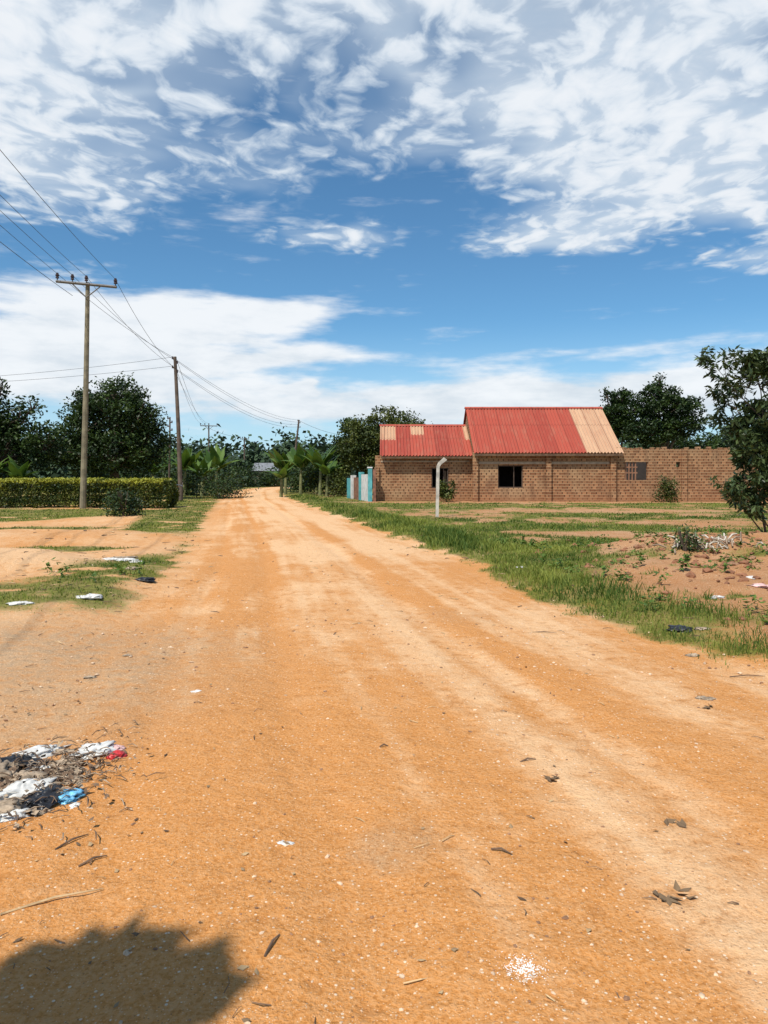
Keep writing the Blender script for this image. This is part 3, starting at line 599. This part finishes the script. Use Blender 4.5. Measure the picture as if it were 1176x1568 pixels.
for (a,b,c,d,yo) in [(6.98,8.5,.92,2.3,0),(2.95,4.0,.9,2.15,.6)]:
    box(mb,a,a+.06,45.36+yo,45.44+yo,c,d); box(mb,b-.06,b,45.36+yo,45.44+yo,c,d); box(mb,a+.06,b-.06,45.36+yo,45.44+yo,d-.06,d); box(mb,a+.06,b-.06,45.36+yo,45.44+yo,c,c+.06); box(mb,(a+b)/2+.2,(a+b)/2+.25,45.38+yo,45.42+yo,c+.06,d-.06)
child(mb.build('window_frames',[simple('dark_timber',(.07,.045,.03),.8,.3,5)]),house)
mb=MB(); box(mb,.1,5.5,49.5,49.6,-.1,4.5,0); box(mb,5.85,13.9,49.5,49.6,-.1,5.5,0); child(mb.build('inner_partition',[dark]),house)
def roof(name,x0,x1,ye,ze,yr,zr,yb,zb,tanf):
    mb=MB(); per=.2; nx=int((x1-x0)/per*8); xs=np.linspace(x0,x1,nx+1); amp=.03
    off=amp*np.clip(np.cos(xs/per*2*np.pi)*1.6,-1,1)+.02*fbm(xs*.8,xs*0,7)
    for (ya,za,yb_,zb_) in ((ye,ze,yr,zr),(yr,zr,yb,zb)):
        for k_ in range(6):
            t0,t1=k_/6,(k_+1)/6
            A0=np.stack([xs,np.full(nx+1,ya+(yb_-ya)*t0),za+(zb_-za)*t0+off],-1); B0=np.stack([xs,np.full(nx+1,ya+(yb_-ya)*t1),za+(zb_-za)*t1+off],-1)
            i=np.arange(nx); F=np.stack([i,i+1,i+nx+2,i+nx+1],-1); xm=(xs[:-1]+xs[1:])/2
            mb.add(np.concatenate([A0,B0]),F,np.array([int(tanf(q,(t0+t1)/2)) for q in xm]))
    return child(mb.build(name,[rred,rtan]),house)
roof('main_roof',5.45,14.55,44.85,3.05,49.5,6.22,54.,3.1,lambda x,t:x>12.3)
roof('wing_roof',-.25,5.5,45.35,2.88,49.5,5.05,53.5,2.9,lambda x,t:(x<.75 and t>.58) or (1.75<x<2.6 and t>.72) or (x>5.2 and t>.5))
mb=MB(); 
for (x0,x1,yr,zr) in ((5.4,14.6,49.5,6.25),(-.3,5.45,49.5,5.08)):
    mb.add([(x0,yr-.22,zr-.1),(x1,yr-.22,zr-.1),(x1,yr,zr+.03),(x0,yr,zr+.03),(x1,yr+.22,zr-.1),(x0,yr+.22,zr-.1)],[(0,1,2,3),(3,2,4,5)],0)
child(mb.build('ridge_cap',[rred]),house)
mb=MB()
for a in np.arange(5.7,14.5,1.2): tube(mb,[(a,44.95,3.0),(a,49.4,6.05)],.05,4)
for a in np.arange(0,5.3,1.1): tube(mb,[(a,45.45,2.8),(a,49.4,4.9)],.05,4)
box(mb,5.5,14.5,44.87,44.9,2.86,3.0); box(mb,-.2,5.4,45.38,45.41,2.72,2.84)
child(mb.build('rafters',[simple('rafter_timber',(.12,.07,.04),.9,.3,5)]),house)
bw=bpy.data.objects.new('brick_boundary_wall',None); scene.collection.objects.link(bw); bw.location=(20,45,0)
mb=MB(); wall(mb,14.2,30.5,45.32,45.55,-.2,3.3,[(14.75,16.15,1.4,2.5),(17.9,18.15,2.2,2.5)])
for a in (18.2,22.1,25.8): box(mb,a,a+.32,45.14,45.317,-.2,3.32)
x=14.25
while x<30.4:
    w_=R.uniform(.22,.3)
    if R.random()<.75: box(mb,x,x+w_,45.34,45.53,3.302,3.302+R.uniform(.06,.15))
    x+=w_+R.uniform(.02,.15)
box(mb,30.3,30.53,45.552,60,-.2,3.2)
child(mb.build('wall_bricks',[brick]),bw)
mb=MB()
for i in range(4): box(mb,14.8+i*.2,14.87+i*.2,45.38,45.48,1.4,2.5)
box(mb,14.75,15.55,45.39,45.47,1.8,1.88); box(mb,14.75,15.55,45.39,45.47,2.15,2.22)
child(mb.build('vent_blocks',[simple('vent_block_brick',(.24,.12,.07),.9,.2,4)]),bw)
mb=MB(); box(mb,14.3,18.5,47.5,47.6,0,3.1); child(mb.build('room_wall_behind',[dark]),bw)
# gate with teal/white pillars
gate=bpy.data.objects.new('painted_gate_wall',None); scene.collection.objects.link(gate); gate.location=(-1.5,48,0)
teal=simple('teal_paint',(.09,.36,.38),.6,.25,3); white=simple('white_paint',(.62,.62,.60),.7,.15,3); rust=simple('rusty_gate_metal',(.22,.10,.06),.6,.4,4)
def obox(mb,p,q,th,z0,z1,mat):
    p=np.array(p,float);q=np.array(q,float);d=(q-p)/np.linalg.norm(q-p);nn=np.array([-d[1],d[0]])*th/2
    a=[p-nn,q-nn,q+nn,p+nn]; V=[(*k_,z0) for k_ in a]+[(*k_,z1) for k_ in a]
    mb.add(V,[(0,3,2,1),(4,5,6,7),(0,1,5,4),(1,2,6,5),(2,3,7,6),(3,0,4,7)],mat)
mb=MB(); obox(mb,(-.98,45.2),(-.72,45.2),.3,-.1,2.12,0); obox(mb,(-.68,45.2),(-.5,45.2),.28,-.1,2.05,2); obox(mb,(-1.02,45.2),(-.7,45.2),.36,2.122,2.2,1)
obox(mb,(-1.0,45.6),(-1.4,47.4),.12,-.1,1.75,1);obox(mb,(-1.42,47.5),(-1.5,47.9),.3,-.1,1.9,0); obox(mb,(-1.55,48.1),(-2.0,50.2),.12,-.1,1.55,2); obox(mb,(-2.05,50.4),(-2.15,50.8),.3,-.1,1.7,1); obox(mb,(-2.2,51),(-2.6,53),.12,-.1,1.5,0)
child(mb.build('pillars_and_panels',[teal,white,rust]),gate)
mb=MB(); z=Hs(2.02,27.9)
def sqtube(mb,pts,w0,mat=0):
    V=[];d=w0/2
    for p_ in pts: V+=[(p_[0]-d,p_[1]-d,p_[2]),(p_[0]+d,p_[1]-d,p_[2]-p_[3]),(p_[0]+d,p_[1]+d,p_[2]-p_[3]),(p_[0]-d,p_[1]+d,p_[2])]
    n_=len(pts); F=[(4*i+k_,4*i+(k_+1)%4,4*i+4+(k_+1)%4,4*i+4+k_) for i in range(n_-1) for k_ in range(4)]+[(4*n_-4,4*n_-3,4*n_-2,4*n_-1)]
    mb.add(V,F,mat)
sqtube(mb,[(2.0,27.9,z-.3,0),(2.02,27.9,z+1.0,0),(2.04,27.9,z+1.92,.02),(2.10,27.9,z+2.06,.07),(2.32,27.9,z+2.26,.1)],.115)
mb.build('bent_concrete_fence_post',[simple('whitewashed_concrete',(.50,.46,.40),.9,.25,5,bump=.3)])
# ------------------------------------------------------------ utility poles
wood=simple('weathered_pole_wood',(.20,.17,.11),.9,.3,3,bump=.3); wood2=simple('dark_pole_wood',(.11,.08,.06),.9,.3,3); insu=simple('insulator_ceramic',(.06,.035,.03),.3,.2,5); steel=simple('crossarm_steel',(.15,.14,.13),.6,.2,4)
def upole(bx,by,tx,ty,h,r,mat,arm=None,ang=0,tilt=0):
    mb=MB(); z=Hs(bx,by)
    tube(mb,[(bx,by,z-.3),((bx+tx)/2+.03,(by+ty)/2,z+h/2),(tx,ty,h)],[r,r*.85,r*.65],10,0)
    ends=[]
    if arm:
        d=np.array([math.cos(ang),math.sin(ang)])*arm/2; za=h-.12
        A_=(tx-d[0],ty-d[1],za+tilt);B_=(tx+d[0],ty+d[1],za-tilt)
        obx=np.array([-math.sin(ang),math.cos(ang)])*(r*.65+.07)
        A_=(A_[0]-obx[0],A_[1]-obx[1],A_[2]);B_=(B_[0]-obx[0],B_[1]-obx[1],B_[2])
        tube(mb,[A_,B_],.07,4,1)
        for sgn,E_ in ((-1,A_),(1,B_)):
            mid=tuple((np.array(E_)*.5+np.array([tx-obx[0],ty-obx[1],za])*.5)); tube(mb,[mid,(tx-obx[0],ty-obx[1],za-.65)],.03,4,1)
        for f_ in (0.02,.27,.5,.98)[:4]:
            q_=np.array(A_)*(1-f_)+np.array(B_)*f_
            tube(mb,[tuple(q_),tuple(q_+[0,0,.14]),tuple(q_+[0,0,.16]),tuple(q_+[0,0,.26]),tuple(q_+[0,0,.28]),tuple(q_+[0,0,.42])],[.025,.025,.09,.06,.10,.05],8,2)
            ends.append(tuple(q_+[0,0,.38]))
    else:
        for i in range(4):
            q_=np.array([tx,ty-.0,h-.12-i*.3]); sd=.16*(1 if i%2 else -1)
            tube(mb,[tuple(q_),tuple(q_+[sd,0,0]),tuple(q_+[sd,0,.14])],[.03,.07,.05],6,2); ends.append(tuple(q_+[sd,0,.1]))
    mb.build('utility_pole',[mat,steel,insu]); return ends
e1=upole(-14.75,36.2,-14.5,36.2,11.1,.155,wood,2.95,.0,.14)
e2=upole(-13.45,49,-13.85,49,9.55,.16,wood2)
e0=upole(-7.1,-10,-7.1,-10,11.2,.155,wood,2.95,.17,0)
e3=upole(-28.2,119,-28.2,119,9.9,.16,wood2,2.7,.3,0)
e4=upole(-12.6,100,-11.5,100,9.3,.17,wood2)
e5=upole(-25.5,135,-25.5,135,8.6,.17,wood2,1.6,.3,0)
e6=upole(-16.6,57,-16.5,57,6.2,.09,wood2)
mb=MB()
def wire(a,b,sag,r=.011):
    a=np.array(a);b=np.array(b); P=[tuple(a*(1-t)+b*t-np.array([0,0,4*sag*t*(1-t)])) for t in np.linspace(0,1,25)]; tube(mb,P,r,4,0,cap=False)
for i in range(4):
    wire(e0[i],e1[i],.5+.1*i,.012); wire(e1[i],e2[i],.25+.08*i,.012); wire(e2[i],e4[i],.9+.1*i,.012)
wire((e0[1][0],e0[1][1],e0[1][2]-1.2),(e1[1][0],e1[1][1],e1[1][2]-1.0),.7,.014)
for i in range(3): wire(e2[i],e3[i],.9,.012)
wire(e2[0],(-45,52,8.2),.6,.01); wire(e2[2],(-45,50,7.8),.6,.01); wire(e3[0],e5[0],.5,.02); wire(e4[0],(-2,150,11),1.5,.02)
mb.build('power_line',[simple('cable',(.03,.03,.032),.5,.1,5)])
# ------------------------------------------------------------ motorcycle
mc=bpy.data.objects.new('parked_motorcycle',None); scene.collection.objects.link(mc); mx,my=-13.0,46.5; mc.location=(mx,my,0)
blk=simple('black_rubber',(.02,.02,.02),.6,.2,8); redp=simple('motorcycle_paint',(.12,.02,.02),.3,.1,5); chrome=simple('chrome',(.5,.5,.5),.25,.1,5,metal=1)
mz=Hs(mx,my)
def P3(a,z_,s_=0.):
    ca,sa=math.cos(1.9),math.sin(1.9); return (mx+a*ca-s_*sa,my+a*sa+s_*ca,mz+z_)
mb=MB()
for a in (-.62,.62): tube(mb,[P3(a+.27*math.cos(t),.3+.27*math.sin(t)) for t in np.linspace(0,2*math.pi,25)],.045,6,0,cap=False)
child(mb.build('wheels',[blk]),mc)
mb=MB(); tube(mb,[P3(.62,.3,.07),P3(.38,.95,.07)],.025,6); tube(mb,[P3(.62,.3,-.07),P3(.38,.95,-.07)],.025,6); tube(mb,[P3(.36,.95,-.36),P3(.42,1.05,-.15),P3(.42,1.05,.15),P3(.36,.95,.36)],.018,6); tube(mb,[P3(-.62,.3,.1),P3(0,.35,.1),P3(.35,.8)],.03,6); tube(mb,[P3(.38,.98,.3),P3(.38,1.2,.36)],.01,5);tube(mb,[P3(.38,.98,-.3),P3(.38,1.2,-.36)],.01,5)
child(mb.build('frame_and_handlebar',[chrome]),mc)
mb=MB(); tube(mb,[P3(-.05,.78),P3(.1,.84),P3(.32,.82),P3(.4,.78)],[.08,.14,.14,.06],10); tube(mb,[P3(.42,.84),P3(.54,.84)],[.05,.09],10); child(mb.build('fuel_tank',[redp]),mc)
mb=MB(); tube(mb,[P3(-.8,.82),P3(-.5,.8),P3(-.05,.78)],[.07,.12,.1],8); tube(mb,[P3(-.15,.35),P3(.15,.38)],[.14,.16],8); child(mb.build('seat_and_engine',[blk]),mc)
# ------------------------------------------------------------ distant house
dh=bpy.data.objects.new('distant_house',None); scene.collection.objects.link(dh); dh.location=(-20.5,128,0)
mb=MB(); wall(mb,-22.2,-18.3,126,126.2,-.3,2.7,[(-21.3,-20.5,1.,2.),(-19.8,-19.,1.,2.)]); box(mb,-22.2,-18.3,131,131.2,-.3,2.7); box(mb,-22.2,-22.,126.2,131,-.3,2.7); box(mb,-18.5,-18.3,126.2,131,-.3,2.7)
child(mb.build('walls',[simple('mud_rendered_wall',(.22,.17,.13),.9,.15,2)]),dh)
mb=MB(); mb.add([(-22.5,125.6,2.6),(-18.,125.6,2.6),(-18.,128.6,4.),(-22.5,128.6,4.),(-18.,131.6,2.6),(-22.5,131.6,2.6)],[(0,1,2,3),(3,2,4,5)]); child(mb.build('iron_roof',[simple('iron_sheet',(.20,.21,.22),.6,.2,2)]),dh)
# ------------------------------------------------------------ stick pile on soil mound
mb=MB()
for i in range(60):
    a,b=R.normal(5.75,.4),R.normal(13.2,.25); z=Hs(a,b)+.03; L=R.uniform(.10,.28); th=R.uniform(0,3.14); e=R.uniform(-.1,.9)
    tube(mb,[(a,b,z),(a+math.cos(th)*L*.5,b+math.sin(th)*L*.4,z+L*e*.5+.03),(a+math.cos(th)*L,b+math.sin(th)*L*.8,z+L*e*.8)],[.014,.018,.008],5,int(R.random()<.4))
mb.build('uprooted_stick_pile',[simple('dull_dead_wood',(.26,.19,.13),.9,.3,8),simple('bleached_wood',(.50,.45,.37),.9,.2,8)])
mb=MB(); n=520; x=R.normal(6.,1.4,n); y=R.normal(12.2,2.2,n); ok=x>xR(y)+1.3; x,y=x[ok],y[ok]; n=len(x); stones(mb,x,y,.012+.07*R.random(n)**2,(R.random(n)<.8).astype(int)); mb.build('soil_clods',[stone_d,simple('red_soil_clod',(.25,.11,.055),.95,.3,8)])
print('done')
